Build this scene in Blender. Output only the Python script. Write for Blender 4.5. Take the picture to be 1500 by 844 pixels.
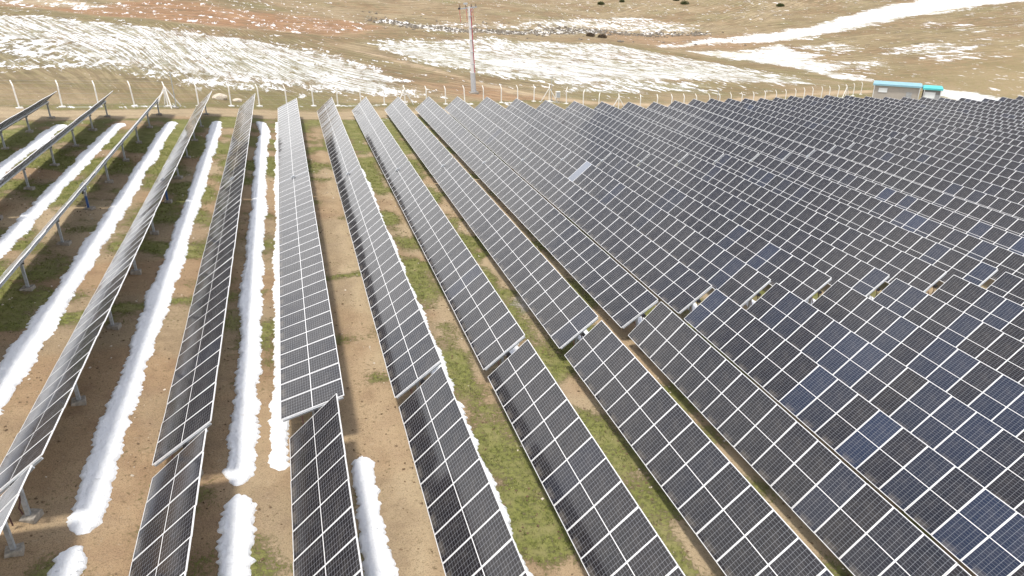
import bpy, math, random
import numpy as np
from mathutils import Vector, Matrix
random.seed(7); rng = np.random.default_rng(11)
for o in list(bpy.data.objects): bpy.data.objects.remove(o)
SC = bpy.context.scene
COL = SC.collection
R = math.radians

# ------------------------------------------------------------------ camera
CAM_H, YAW, PITCH, FPX = 13.937, 0.2903, 0.425, 1055.92      # FPX: focal length for a 1500 px wide frame
cd = bpy.data.cameras.new('camera'); cam = bpy.data.objects.new('camera', cd); COL.objects.link(cam)
cam.location = (0, 0, CAM_H); cam.rotation_euler = (math.pi/2 - PITCH, 0, -YAW)
cd.sensor_width = 36; cd.lens = 36*FPX/1500; cd.clip_end = 6000; cd.clip_start = 0.3
SC.camera = cam

# ------------------------------------------------------------------ sky, sun, exposure
TO_SUN = Vector((-0.20, -0.22, 1.0)).normalized()
SUN_EL = math.asin(TO_SUN.z); SUN_ROT = math.atan2(TO_SUN.x, TO_SUN.y)
W = bpy.data.worlds.new('World'); SC.world = W; W.use_nodes = True
nt = W.node_tree; nt.nodes.clear()
wo = nt.nodes.new('ShaderNodeOutputWorld'); bg = nt.nodes.new('ShaderNodeBackground')
sky = nt.nodes.new('ShaderNodeTexSky'); sky.sky_type = 'NISHITA'; sky.sun_disc = False
sky.sun_elevation = SUN_EL; sky.sun_rotation = SUN_ROT; sky.dust_density = 2.5; sky.air_density = 1.0
# thin broken cloud: a noise on the sky direction mixes towards a pale cloud
tc = nt.nodes.new('ShaderNodeTexCoord'); mp = nt.nodes.new('ShaderNodeMapping'); mp.inputs['Scale'].default_value = (1.0, 1.0, 2.2)
nz = nt.nodes.new('ShaderNodeTexNoise'); nz.inputs['Scale'].default_value = 2.6; nz.inputs['Detail'].default_value = 6; nz.inputs['Roughness'].default_value = 0.55
rp = nt.nodes.new('ShaderNodeMapRange'); rp.inputs['From Min'].default_value = 0.36; rp.inputs['From Max'].default_value = 0.62
rp.inputs['To Min'].default_value = 0.12; rp.inputs['To Max'].default_value = 0.95; rp.interpolation_type = 'SMOOTHSTEP'
mx = nt.nodes.new('ShaderNodeMix'); mx.data_type = 'RGBA'; mx.inputs['B'].default_value = (10.5, 10.4, 10.3, 1)
nt.links.new(tc.outputs['Generated'], mp.inputs['Vector']); nt.links.new(mp.outputs['Vector'], nz.inputs['Vector'])
sz = nt.nodes.new('ShaderNodeSeparateXYZ'); nt.links.new(tc.outputs['Generated'], sz.inputs[0])
ma = nt.nodes.new('ShaderNodeMath'); ma.operation = 'MULTIPLY_ADD'; ma.inputs[1].default_value = -0.44; ma.inputs[2].default_value = 0.22
mc = nt.nodes.new('ShaderNodeMath'); mc.operation = 'ADD'; ab = nt.nodes.new('ShaderNodeMath'); ab.operation = 'ABSOLUTE'
nt.links.new(sz.outputs[2], ab.inputs[0]); nt.links.new(ab.outputs[0], ma.inputs[0]); nt.links.new(ma.outputs[0], mc.inputs[0]); nt.links.new(nz.outputs['Fac'], mc.inputs[1])
nt.links.new(mc.outputs[0], rp.inputs['Value']); nt.links.new(rp.outputs['Result'], mx.inputs['Factor'])
nt.links.new(sky.outputs['Color'], mx.inputs['A']); nt.links.new(mx.outputs['Result'], bg.inputs['Color'])
bg.inputs['Strength'].default_value = 0.10
nt.links.new(bg.outputs['Background'], wo.inputs['Surface'])
sl = bpy.data.lights.new('sun', 'SUN'); sl.energy = 2.3; sl.angle = R(7); sl.color = (1.0, 0.95, 0.87)
so = bpy.data.objects.new('sun', sl); COL.objects.link(so); so.location = (-30, -20, 60)
so.rotation_euler = TO_SUN.to_track_quat('Z', 'Y').to_euler()
SC.view_settings.view_transform = 'Standard'; SC.view_settings.look = 'None'
SC.view_settings.gamma = 1; SC.view_settings.use_curve_mapping = False
SC.view_settings.exposure = 0.83

# ------------------------------------------------------------------ site survey: tracker rows
X0, PITCH_X, MOD, HALF = -0.5863, 3.9, 1.15, 1.139
N1, B0, B1, C0, C1 = 21.549, 22.063, 51.993, 52.25, 82.148   # wing ends along a row, before the row's own shift
TUBE_H = 1.5
K0 = -5
ZK = [3.248,2.668,2.097,1.435,0.685,0.0,-0.462,-0.886,-1.266,-1.723,-2.141,-2.461,-2.8,-3.12,-3.33,-3.602,-3.84,-4.119,-4.34,-4.56,-4.842,-5.087,-5.291,-5.447,-5.591,-5.671,-5.863,-6.115,-6.441,-6.87,-7.304,-7.675,-8.021,-8.397,-8.712,-8.98]
SK = [-0.0054,-0.0026,0.0004,0.0032,0.006,0.0039,0.0012,0.0005,0.0006,0.0007,0.0006,0.0011,0.0001,-0.0013,-0.0026,-0.0025,-0.0023,-0.0016,-0.0012,-0.0019,-0.0042,-0.008,-0.0125,-0.0168,-0.02,-0.0215,-0.0216,-0.0203,-0.0182,-0.0159,-0.013,-0.0094,-0.0057,-0.0028,0.0007,0.0045]
YK = [-10.66,-8.41,-5.97,-3.56,-1.8,0.0,1.44,3.17,4.6,6.36,7.81,8.19,8.1,7.97,7.76,7.72,7.69,8.02,9.28,10.94,12.65,14.22,15.73,17.28,18.85,20.34,21.26,21.33,21.17,20.93,20.78,20.73,20.54,20.37,19.7,18.42]
KN = np.arange(-5, 31)
TILT = {'-5B':39,'-5C':39.2,'-4B':41,'-4C':41.8,'-3B':40,'-3C':43.5,'-2B':36.4,'-2C':41.0,'-2N':41.6,'-1B':33.8,'-1C':39.0,'-1N':39.2,'0B':15.0,'0C':24.9,'0N':41.1,'1B':35.8,'1C':40.6,'1N':42.0,'2B':37.3,'2C':41.0,'2N':41.2,'3B':36.8,'3C':40.5,'3N':41.9,'4B':34.4,'4C':40.3,'4N':44.5,'5B':36.7,'5C':40.4,'5N':41.0,'6B':39.2,'6C':40.4,'6N':41.1,'7B':38.0,'7C':40.8,'7N':41.5,'8B':39.6,'8C':40.1,'8N':41.5,'9B':39.9,'9C':40.3,'10B':40.5,'10C':40.6}
def xa(k): return X0 + k*PITCH_X
KX = np.array([xa(k) for k in KN])
def yk(k): return float(np.interp(k, KN, YK))
def tube_z(k, Y):
    i = min(max(k, -5), 30) + 5
    return ZK[i] + SK[i]*(Y - 50)

# ------------------------------------------------------------------ terrain height
def sp(x, w): return w*np.logaddexp(0, np.asarray(x, float)/w)
def T(X, Y):
    X = np.asarray(X, float); Y = np.asarray(Y, float)
    z = np.interp(X, KX, ZK); s = np.interp(X, KX, SK)
    z = z + np.where(X < KX[0], 10*(1 - np.exp(-np.maximum(KX[0] - X, 0)*.013)), 0)
    z = z + s*(np.clip(Y, -20, 110) - 50)*np.where(Y > 110, np.exp(-np.maximum(Y - 110, 0)/60), 1) - TUBE_H
    u = Y - .35*X
    z = z + .085*sp(u - 190, 30)/(1 + np.maximum(u - 190, 0)/1500)
    z = z + .095*sp(X - 142, 12)/(1 + np.maximum(X - 142, 0)/1200)
    return z
def hashn(ix, iy, seed):
    h = (ix.astype(np.int64)*374761393 + iy.astype(np.int64)*668265263 + seed*1442695041) & 0xffffffff
    h = ((h ^ (h >> 13))*1274126177) & 0xffffffff
    return ((h ^ (h >> 16)) & 0xffffff)/float(0xffffff)
def vnoise(X, Y, seed=0):
    X = np.asarray(X, float); Y = np.asarray(Y, float)
    ix = np.floor(X); iy = np.floor(Y); fx = X - ix; fy = Y - iy
    fx = fx*fx*(3 - 2*fx); fy = fy*fy*(3 - 2*fy)
    a = hashn(ix, iy, seed); b = hashn(ix + 1, iy, seed); c = hashn(ix, iy + 1, seed); d = hashn(ix + 1, iy + 1, seed)
    return (a*(1 - fx) + b*fx)*(1 - fy) + (c*(1 - fx) + d*fx)*fy
def fbm(X, Y, octs=4, seed=0, g=.5):
    s = 0; a = 1; n = 0
    for i in range(octs):
        s = s + a*vnoise(X*2**i + 17.3*i, Y*2**i - 9.1*i, seed + i); n += a; a *= g
    return s/n
def sst(x, a, b):
    t = np.clip((np.asarray(x, float) - a)/(b - a), 0, 1); return t*t*(3 - 2*t)
def ground_z(X, Y):       # terrain with its small unevenness
    return T(X, Y) + .09*(fbm(np.asarray(X, float)*.35, np.asarray(Y, float)*.35, 3, 5) - .5)*1.0 + .05*(fbm(np.asarray(X, float)*1.7, np.asarray(Y, float)*1.7, 2, 8) - .5)

# ------------------------------------------------------------------ helpers
MATS = {}
def new_mat(name):
    m = bpy.data.materials.new(name); m.use_nodes = True
    n = m.node_tree; n.nodes.clear()
    o = n.nodes.new('ShaderNodeOutputMaterial'); b = n.nodes.new('ShaderNodeBsdfPrincipled')
    n.links.new(b.outputs[0], o.inputs[0]); MATS[name] = m
    return m, n, b
def node(n, t, **kw):
    x = n.nodes.new(t)
    for k, v in kw.items():
        if hasattr(x, k): setattr(x, k, v)
    return x
def setin(x, d):
    for k, v in d.items(): x.inputs[k].default_value = v
def math_node(n, op, a, b=None, c=None):
    x = n.nodes.new('ShaderNodeMath'); x.operation = op
    for i, v in enumerate((a, b, c)):
        if v is None: continue
        if isinstance(v, (int, float)): x.inputs[i].default_value = v
        else: n.links.new(v, x.inputs[i])
    return x.outputs[0]
def mixc(n, f, a, b):
    x = n.nodes.new('ShaderNodeMix'); x.data_type = 'RGBA'
    for nm, v in (('Factor', f), ('A', a), ('B', b)):
        if isinstance(v, (int, float)): x.inputs[nm].default_value = v
        elif isinstance(v, tuple): x.inputs[nm].default_value = v if len(v) == 4 else v + (1,)
        else: n.links.new(v, x.inputs[nm])
    return x.outputs['Result']
def noise_node(n, vec, scale, detail=4, rough=.55, dist=0):
    x = n.nodes.new('ShaderNodeTexNoise'); setin(x, {'Scale': scale, 'Detail': detail, 'Roughness': rough, 'Distortion': dist})
    if vec is not None: n.links.new(vec, x.inputs['Vector'])
    return x.outputs['Fac']
def maprange(n, v, a, b, c=0., d=1., smooth=True):
    x = n.nodes.new('ShaderNodeMapRange'); x.interpolation_type = 'SMOOTHSTEP' if smooth else 'LINEAR'
    n.links.new(v, x.inputs['Value'])
    for nm, q in (('From Min', a), ('From Max', b), ('To Min', c), ('To Max', d)):
        if isinstance(q, (int, float)): x.inputs[nm].default_value = q
        else: n.links.new(q, x.inputs[nm])
    return x.outputs['Result']
def bump(n, bsdf, h, strength=.4, dist=.02):
    x = n.nodes.new('ShaderNodeBump'); setin(x, {'Strength': strength, 'Distance': dist})
    n.links.new(h, x.inputs['Height']); n.links.new(x.outputs[0], bsdf.inputs['Normal'])
def simple(name, col, rough=.6, metal=0., var=.15, scale=6., bmp=0., spec=.5):
    m, n, b = new_mat(name)
    tc = node(n, 'ShaderNodeTexCoord'); f = noise_node(n, tc.outputs['Object'], scale, 5)
    c2 = tuple(min(1, c*(1 + var)) for c in col); c1 = tuple(c*(1 - var) for c in col)
    n.links.new(mixc(n, maprange(n, f, .3, .7), c1, c2), b.inputs['Base Color'])
    setin(b, {'Roughness': rough, 'Metallic': metal, 'Specular IOR Level': spec})
    if bmp: bump(n, b, f, bmp, .02)
    return m
def mesh_obj(name, verts, faces, mats, parent=None, smooth=False, midx=None):
    me = bpy.data.meshes.new(name); me.from_pydata([tuple(map(float, v)) for v in verts], [], faces)
    for m in (mats if isinstance(mats, (list, tuple)) else [mats]): me.materials.append(m)
    if midx is not None: me.polygons.foreach_set('material_index', midx)
    if smooth: me.polygons.foreach_set('use_smooth', [True]*len(me.polygons))
    me.update()
    o = bpy.data.objects.new(name, me); COL.objects.link(o)
    if parent: o.parent = parent
    return o
def np_mesh(name, V, F, mat, smooth=False):
    V = np.asarray(V, np.float32); F = np.asarray(F, np.int32); k = F.shape[1]
    me = bpy.data.meshes.new(name); me.vertices.add(len(V)); me.vertices.foreach_set('co', V.ravel())
    me.loops.add(F.size); me.loops.foreach_set('vertex_index', F.ravel())
    me.polygons.add(len(F)); me.polygons.foreach_set('loop_start', np.arange(0, F.size, k, dtype=np.int32))
    me.polygons.foreach_set('use_smooth', [smooth]*len(F))
    me.materials.append(mat); me.update(calc_edges=True); me.validate()
    o = bpy.data.objects.new(name, me); COL.objects.link(o); return o
class MB:
    """collects boxes, prisms and tubes into one mesh"""
    def __init__(s): s.v = []; s.f = []
    def add(s, V, F):
        b = len(s.v); s.v += [tuple(v) for v in V]; s.f += [tuple(i + b for i in f) for f in F]
    def box(s, c, d, M=None):
        V = [Vector((c[0] + sx*d[0]/2, c[1] + sy*d[1]/2, c[2] + sz*d[2]/2)) for sx in (-1, 1) for sy in (-1, 1) for sz in (-1, 1)]
        if M is not None: V = [M @ v for v in V]
        s.add(V, [(0,1,3,2), (4,6,7,5), (0,4,5,1), (2,3,7,6), (0,2,6,4), (1,5,7,3)])
    def bar(s, a, b, w, h=None, up=Vector((0, 0, 1))):
        a = Vector(a); b = Vector(b); h = h or w; d = (b - a).normalized()
        if abs(d.dot(up)) > .98: up = Vector((0, 1, 0))
        x = d.cross(up).normalized(); y = x.cross(d)
        V = [p + x*sx*w/2 + y*sy*h/2 for p in (a, b) for sx, sy in ((-1, -1), (1, -1), (1, 1), (-1, 1))]
        s.add(V, [(3,2,1,0), (4,5,6,7), (0,1,5,4), (1,2,6,5), (2,3,7,6), (3,0,4,7)])
    def tube(s, pts, r, n=8, r2=None, cap=True):
        pts = [Vector(p) for p in pts]; b = len(s.v); m = len(pts)
        for i, p in enumerate(pts):
            d = (pts[min(i + 1, m - 1)] - pts[max(i - 1, 0)]).normalized()
            up = Vector((0, 0, 1)) if abs(d.z) < .9 else Vector((0, 1, 0))
            x = d.cross(up).normalized(); y = x.cross(d); rr = r if r2 is None else r + (r2 - r)*i/(m - 1)
            for j in range(n):
                t = 2*math.pi*j/n; s.v.append(tuple(p + x*math.cos(t)*rr + y*math.sin(t)*rr))
        for i in range(m - 1):
            for j in range(n):
                s.f.append((b + i*n + j, b + i*n + (j + 1) % n, b + (i + 1)*n + (j + 1) % n, b + (i + 1)*n + j))
        if cap:
            s.f.append(tuple(b + j for j in reversed(range(n)))); s.f.append(tuple(b + (m - 1)*n + j for j in range(n)))
    def build(s, name, mat, parent=None, smooth=False): return mesh_obj(name, s.v, s.f, mat, parent, smooth)
def empty(name, loc):
    o = bpy.data.objects.new(name, None); o.location = loc; o.empty_display_size = .3; COL.objects.link(o); return o
def tag(o, label=None, cat=None, group=None, kind=None):
    for k, v in (('label', label), ('category', cat), ('group', group), ('kind', kind)):
        if v: o[k] = v
    return o
def inst(name, me, parent, loc, rot=(0, 0, 0)):
    o = bpy.data.objects.new(name, me); COL.objects.link(o); o.parent = parent; o.location = loc; o.rotation_euler = rot; return o
CY, SY, CP, SP_ = math.cos(YAW), math.sin(YAW), math.cos(PITCH), math.sin(PITCH)
def in_view(X, Y, Z, mx=40, my=40):
    """is a point of the site inside the photographed area (used only to leave out what the photo never shows)"""
    z = Z - CAM_H; xr = CY*X - SY*Y; yf = SY*X + CY*Y; d = CP*yf - SP_*z; u = SP_*yf + CP*z
    if d < 1: return False
    px = 750 + FPX*xr/d; py = 422 - FPX*u/d
    return -mx < px < 1500 + mx and -my < py < 844 + my

# ------------------------------------------------------------------ ground
FIELDS = {   # outlines on the site plan, metres
  'field_core': [(-50.6, 146.0), (-45.5, 148.1), (-31.4, 154.6), (-10.7, 152.3), (6.3, 148.4), (13.8, 135.6), (17.1, 117.9), (12.0, 102.6), (4.0, 106.5), (-3.9, 105.4), (-10.5, 104.0), (-16.5, 107.1), (-23.8, 112.6), (-33.5, 123.0), (-44.1, 125.5), (-90, 150), (-90, 160)],
  'field_fringe': [(-51.4, 148.7), (-46.8, 152.9), (-32.0, 157.6), (-10.8, 154.5), (6.4, 150.6), (14.6, 138.0), (18.9, 115.9), (14.2, 99.1), (6.1, 98.4), (0.2, 98.8), (-7.6, 94.8), (-14.9, 94.7), (-20.9, 96.9), (-27.3, 97.4), (-34.4, 95.4), (-90, 100), (-90, 160)],
  'near_snow': [(48.6, 121.0), (59.0, 129.5), (71.1, 130.4), (81.0, 125.4), (66.8, 117.2), (50.7, 111.0), (44.4, 113.4)],
  'pole_snow': [(17.1, 110.9), (30.2, 121.2), (33.1, 114.7), (25.3, 105.8), (15.2, 99.5)],
  'verge': [(-90, 170), (-55.7, 162.4), (-50.1, 164.9), (-43.7, 165.9), (-33.3, 165.0), (-22.8, 166.5), (-11.4, 165.9), (-2.3, 169.2), (7.1, 163.4), (15.4, 150.4), (20.8, 133.8), (24.0, 119.5), (26.3, 109.9), (22.3, 106.1), (17.5, 113.8), (13.8, 135.6), (6.4, 151.7), (-2.3, 157.2), (-10.8, 154.5), (-21.9, 158.8), (-32.0, 157.6), (-41.8, 157.6), (-52.0, 150.6), (-90, 155)],
  'red_field': [(-90, 175), (-55.9, 170.1), (-41.2, 175.2), (-36.1, 180.7), (-32.5, 201.0), (-23.1, 209.8), (-15.1, 208.3), (1.2, 212.0), (15.1, 212.0), (23.2, 210.8), (24.2, 202.9), (20.1, 192.1), (9.6, 181.1), (-2.3, 176.9), (-14.1, 167.7), (-23.0, 168.7), (-33.7, 167.2), (-44.7, 170.2), (-54.1, 163.8), (-90, 168)],
  'pale_field': [(-120, 230), (-62.4, 184.0), (-45.4, 189.3), (-39.5, 185.5), (-35.5, 181.3), (-41.2, 175.2), (-55.7, 168), (-120, 180)],
  'orange_soil': [(18.3, 118.4), (27.6, 120.2), (31.1, 115.7), (35.2, 110.4), (41.3, 108.4), (41.4, 102.7), (33.6, 102.0), (25.5, 102.3), (20.4, 106.9)],
  'meadow_snow': [(21.2, 180.9), (49.7, 198.3), (87.9, 194.2), (97.6, 188.3), (103.3, 165.9), (105.8, 146.5), (112.5, 131.7), (98.3, 131.1), (83.2, 132.7), (70.1, 134.4), (57.6, 126.3), (47.4, 117.9), (40.0, 121.6), (32.4, 129.7), (23.1, 148.1), (16.8, 162.3)],
  'meadow_core': [(20.2, 166.8), (41.7, 166.6), (62.2, 155.1), (83.5, 147.5), (98.6, 133.8), (73.0, 134.1), (52.8, 131.5), (35.3, 141.2), (24.3, 155.1)],
  'olive_strip': [(90.2, 204.4), (97.7, 192.7), (103.3, 183.4), (109.2, 168.9), (115.1, 154.2), (118.2, 138.7), (120.4, 130.6), (118.4, 128.4), (115.4, 135.3), (110.8, 148.4), (104.3, 161.1), (98.7, 174.9), (93.7, 184.8), (86.9, 196.7)],
  'gully_snow': [(107.9, 195.6), (121.3, 191.8), (126.0, 186.9), (143.9, 201.5), (144.6, 195.6), (135.9, 168.5), (127.3, 147.5), (123.7, 134.4), (121.0, 131.4), (119.5, 140.3), (118.3, 156.0), (114.3, 173.8)],
  'slope_snow': [(102.0, 199.1), (122.0, 212.9), (150.0, 222.0), (172.6, 223.7), (202.7, 236.8), (238.1, 250.9), (262, 266), (299.3, 250.5), (271.3, 221.5), (239.9, 221.6), (213.2, 218.6), (184.4, 211.2), (157.9, 203.9), (139.6, 205.9), (120.8, 206.5)],
  'gully_soil': [(103.7, 235.3), (132.1, 231.0), (150.0, 222.0), (165.6, 221.6), (143.1, 203.8), (127.6, 191.1), (112.7, 200.4), (102.5, 202.4), (92.1, 208.8)],
  'foot_snow': [(127.3, 120.1), (130.0, 115.2), (129.7, 108.7), (131.7, 101.9), (123.7, 95.1), (118.2, 99.7), (117.7, 108.1)],
  'terrace_snow': [(46.7, 228.5), (72.7, 235.6), (106.6, 274.7), (134.8, 280.0), (144.2, 252.8), (139.8, 235.4), (110.2, 244.2), (70.0, 226.8), (43.8, 214.7)],
  'stream_stones': [(24.9, 225.5), (34.8, 219.3), (49.7, 214.4), (67.8, 219.8), (95.0, 238.2), (123.1, 238.7), (140.2, 231.5), (135.9, 224.1), (117.5, 227.5), (87.8, 219.9), (64.2, 207.9), (47.0, 203.1), (32.7, 206.6), (23.7, 215.6)],
  'right_field': [(139.5, 188.5), (184.6, 199.1), (228.5, 210.5), (284.9, 222.0), (400, 150), (200, 40), (136.4, 90.4), (131.4, 110.3), (130.9, 121.2), (123.7, 134.4), (134.1, 160.9)],
}
TRACK = [(14.5, 154.0), (18.0, 150.0), (21.7, 139.7), (26.2, 129.9), (29.8, 119.6), (34.2, 110.9), (38, 105.6), (44, 102.6), (54.0, 100.2), (63, 105), (71.9, 110.6), (88.0, 117.2), (99, 120.5), (112, 123)]
FENCE = [(-38.2, 66.0), (-35.2, 67.6), (-32.2, 69.3), (-29.2, 71.0), (-26.2, 72.7), (-23.3, 74.6), (-20.4, 76.4), (-17.7, 77.8), (-14.9, 79.3), (-12.1, 80.6), (-9.4, 82.1), (-6.4, 84.0), (-3.6, 85.9), (-.7, 88.0), (2.3, 89.9), (5.2, 91.3), (8.1, 92.6), (11.1, 93.8), (13.9, 95.0), (16.9, 96.1), (19.7, 97.2), (22.6, 98.2), (25.5, 99.3), (28.4, 100.4), (31.2, 101.5), (34.0, 102.6), (36.6, 103.2), (38.6, 101.2), (40.3, 98.8), (41.6, 96.2), (44.4, 95.6), (47.6, 95.2), (50.3, 95.3), (52.9, 95.8), (55.5, 96.8), (58.3, 97.9), (61.3, 99.4), (64.4, 101.3), (67.5, 103.0), (70.6, 104.6), (73.6, 105.8), (76.6, 106.9), (79.6, 108.0), (82.3, 109.0), (85.0, 110.0), (87.5, 110.9), (90.1, 111.9), (92.8, 112.9), (95.4, 113.9), (98.2, 115.0), (100.9, 116.0), (103.8, 117.4), (107.0, 119)]
def poly_sd(X, Y, poly):
    """signed distance, negative inside"""
    P = np.array(poly, float); d2 = np.full(X.shape, 1e18); ins = np.zeros(X.shape, bool)
    for i in range(len(P)):
        a = P[i]; b = P[(i + 1) % len(P)]; e = b - a
        t = np.clip(((X - a[0])*e[0] + (Y - a[1])*e[1])/max(e @ e, 1e-9), 0, 1)
        d2 = np.minimum(d2, (X - a[0] - t*e[0])**2 + (Y - a[1] - t*e[1])**2)
        c = (a[1] > Y) != (b[1] > Y)
        if abs(e[1]) > 1e-9: ins ^= c & (X < e[0]*(Y - a[1])/e[1] + a[0])
    d = np.sqrt(d2); return np.where(ins, -d, d)
def line_d(X, Y, pts):
    d2 = np.full(X.shape, 1e18)
    for a, b in zip(pts[:-1], pts[1:]):
        a = np.array(a); b = np.array(b); e = b - a
        t = np.clip(((X - a[0])*e[0] + (Y - a[1])*e[1])/(e @ e), 0, 1)
        d2 = np.minimum(d2, (X - a[0] - t*e[0])**2 + (Y - a[1] - t*e[1])**2)
    return np.sqrt(d2)
def covers(X, Y):
    """what grows and lies where: grass, pale sand, red soil, dry meadow, snow density, streak coordinates"""
    wx = X + (fbm(X*.12, Y*.12, 3, 41) - .5)*9; wy = Y + (fbm(X*.12, Y*.12, 3, 47) - .5)*9
    nx = X + (fbm(X*.5, Y*.5, 3, 51) - .5)*2.5; ny = Y + (fbm(X*.5, Y*.5, 3, 57) - .5)*2.5
    k = (X - X0)/PITCH_X; fr = k - np.floor(k); kc = np.clip(k, -5, 30)
    rel = Y - np.interp(kc, KN, YK); rel = rel + (fbm(X*.3, Y*.3, 2, 61) - .5)*1.2
    inside = (1 - sst(rel, 80.2, 81.4))*sst(k, -8, -7)*(1 - sst(k, 33, 34))
    # inside the array
    d = .245 + .22*sst(rel, 48, 62) + .17*sst(k, 1.0, 1.6)*(sst(fr, .22, .42)*(1 - sst(fr, .62, .8))) + .06*sst(k, 1, 2)
    d = d - .10*sst(k, -.3, 0)*(1 - sst(k, 1.0, 1.4))*(1 - sst(rel, 40, 50))
    d = d + .35*np.exp(-((rel - 36.2)/.45)**2) + .06*(1 - sst(k, -1.2, -.8))
    patch = fbm(X*.42, Y*.42, 4, 3, .55)*.75 + fbm(X*.09, Y*.3, 2, 77)*.25
    grass_in = sst(patch - (1 - d)*.72 - .06, -.13, .15)
    pale_in = .25*fbm(X*.25, Y*.25, 3, 15) + sst(k, -.2, .1)*.75*sst(fr + (fbm(X*.0, Y*.9, 2, 19) - .5)*.3, .56, .64)*(1 - sst(fr, .86, .95))
    pale_in = np.maximum(pale_in, .75*sst(fbm(X*.16 + 5, Y*.16, 3, 23), .56, .68)); pale_in = np.maximum(pale_in, 1.5*np.exp(-(((nx - 10.1)/1.1)**2 + ((ny - 33.6)/1.9)**2)))
    trackin = sst(rel, 80.6, 81.6)*(1 - sst(rel, 84.6, 85.8))
    out = sst(rel, 84.4, 86.0)
    dryn = fbm(X*.08, Y*.08, 4, 29)
    # outside the fence
    def m(n, soft=2.5, w=1): return 1 - sst(poly_sd(wx if w else nx, wy if w else ny, FIELDS[n]), -soft, soft)
    grass = .34 + .9*(dryn - .5); red = .10 + 0*X; dry = .62 + .5*(fbm(X*.05, Y*.05, 3, 33) - .5); snow = .05 + .12*sst(dryn, .5, .7); pale = .3 + 0*X; white = 0*X
    hill = sst(Y - .35*X, 165, 200)
    dry = dry + (.45 - dry)*hill; snow = snow + (.19 - snow)*hill*sst(fbm(X*.04, Y*.07, 3, 90), .38, .55); pale = pale + (.55 - pale)*hill
    def over(a, v, f): return a*(1 - f) + v*f
    f = m('field_fringe', 6); snow = over(snow, .40, f); dry = over(dry, .7, f); grass = over(grass, .50, f)
    f = m('near_snow', 4); snow = over(snow, .44, f); grass = over(grass, .6, f)
    f = m('pole_snow', 3); snow = over(snow, .36, f)
    f = m('field_core', 11); snow = over(snow, .55, f)
    f = m('pale_field'); snow = over(snow, .36, f); pale = over(pale, .9, f); dry = over(dry, .2, f); grass = over(grass, .05, f)
    f = m('red_field', 2.5); red = over(red, 1., f); snow = over(snow, .25, f); grass = over(grass, .02, f); dry = over(dry, .1, f)
    f = m('verge', 2.5, 0)*.8; grass = over(grass, .52, f); snow = over(snow, .20, f); dry = over(dry, .8, f)
    f = m('meadow_snow', 5); snow = over(snow, .47, f); grass = over(grass, .52, f); dry = over(dry, .8, f); pale = over(pale, .6, f)
    f = m('meadow_core', 7); snow = over(snow, .57, f)
    f = m('orange_soil', 2.5); red = over(red, .72, f); grass = over(grass, .1, f); snow = over(snow, .06, f); dry = over(dry, .2, f)
    f = m('terrace_snow', 6); snow = over(snow, .42, f)
    f = m('stream_stones', 2); snow = over(snow, .46, f); grass = over(grass, .3, f)
    f = m('gully_soil', 3); red = over(red, .6, f); snow = over(snow, .12, f); grass = over(grass, .08, f); dry = over(dry, .2, f)
    f = m('right_field', 3); snow = over(snow, .14 + .25*sst(fbm(X*.06, Y*.06, 3, 93), .55, .7), f); grass = over(grass, .34 + .5*(dryn - .5), f); dry = over(dry, .72, f); red = over(red, .12, f)
    f = m('slope_snow', 4); snow = over(snow, .72, f)
    f = m('gully_snow', 3); snow = over(snow, .62, f)
    f = m('foot_snow', 2, 0); snow = over(snow, .8, f)
    f = m('olive_strip', 1.2, 0); snow = over(snow, .05, f); grass = over(grass, .5, f); dry = over(dry, .9, f)
    td = line_d(nx, ny, TRACK); f = 1 - sst(td, .9, 1.7); snow = over(snow, 0, f); grass = over(grass, 0, f); pale = over(pale, 1, f); dry = over(dry, .1, f); red = over(red, .15, f)
    # verge of the fence
    fd = line_d(X, Y, FENCE); f = (1 - sst(fd, 1.0, 2.2))*out; grass = over(grass, .62, f); snow = over(snow, .16, f)
    sf = (1 - sst(np.abs(fd - .1), .15, .45)); snow = over(snow, .55, sf*sst(fbm(X*.3, Y*.3, 2, 71), .42, .55))
    G = grass_in*inside + (grass*out + .12*trackin)*(1 - inside)
    pale_in = np.maximum(pale_in, .6*sst(rel, 20.6, 21.2)*(1 - sst(rel, 22.0, 22.7)))
    ruts = np.exp(-((rel - 82.2)/.3)**2) + np.exp(-((rel - 83.9)/.3)**2)
    Pq = pale_in*inside + (pale*out + (.9 - .5*ruts)*trackin)*(1 - inside)
    Rd = (.10 + (.22 + .12*(1 - sst(k, -1, .2)))*sst(fbm(X*.22, Y*.22, 3, 35), .46, .62))*inside + (red*out + .05*trackin)*(1 - inside)
    D = .30*inside + (dry*out + .3*trackin)*(1 - inside)
    S = (.02 + .3*sst(rel, 78.6, 79.4)*sst(fbm(X*.5, Y*.6, 2, 73), .52, .62)*(1 - sst(rel, 80.6, 81.6)))*inside + (snow*out + .03*trackin)*(1 - inside)
    # ploughing direction: turns from steep in the left field to flat in the meadow
    ang = np.radians(-62 + 18*sst(X, -25, 12) + 8*sst(X, 25, 60) + 12*sst(X, 60, 110)); ang = np.where(X > 128, np.radians(-10), ang)
    ang = np.where(Y - .35*X > 172 + 14*sst(X, 0, 40), np.radians(28), ang)
    ca, sa = np.cos(ang), np.sin(ang)
    return G, Pq, Rd, D, S, ca*X + sa*Y, -sa*X + ca*Y

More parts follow.
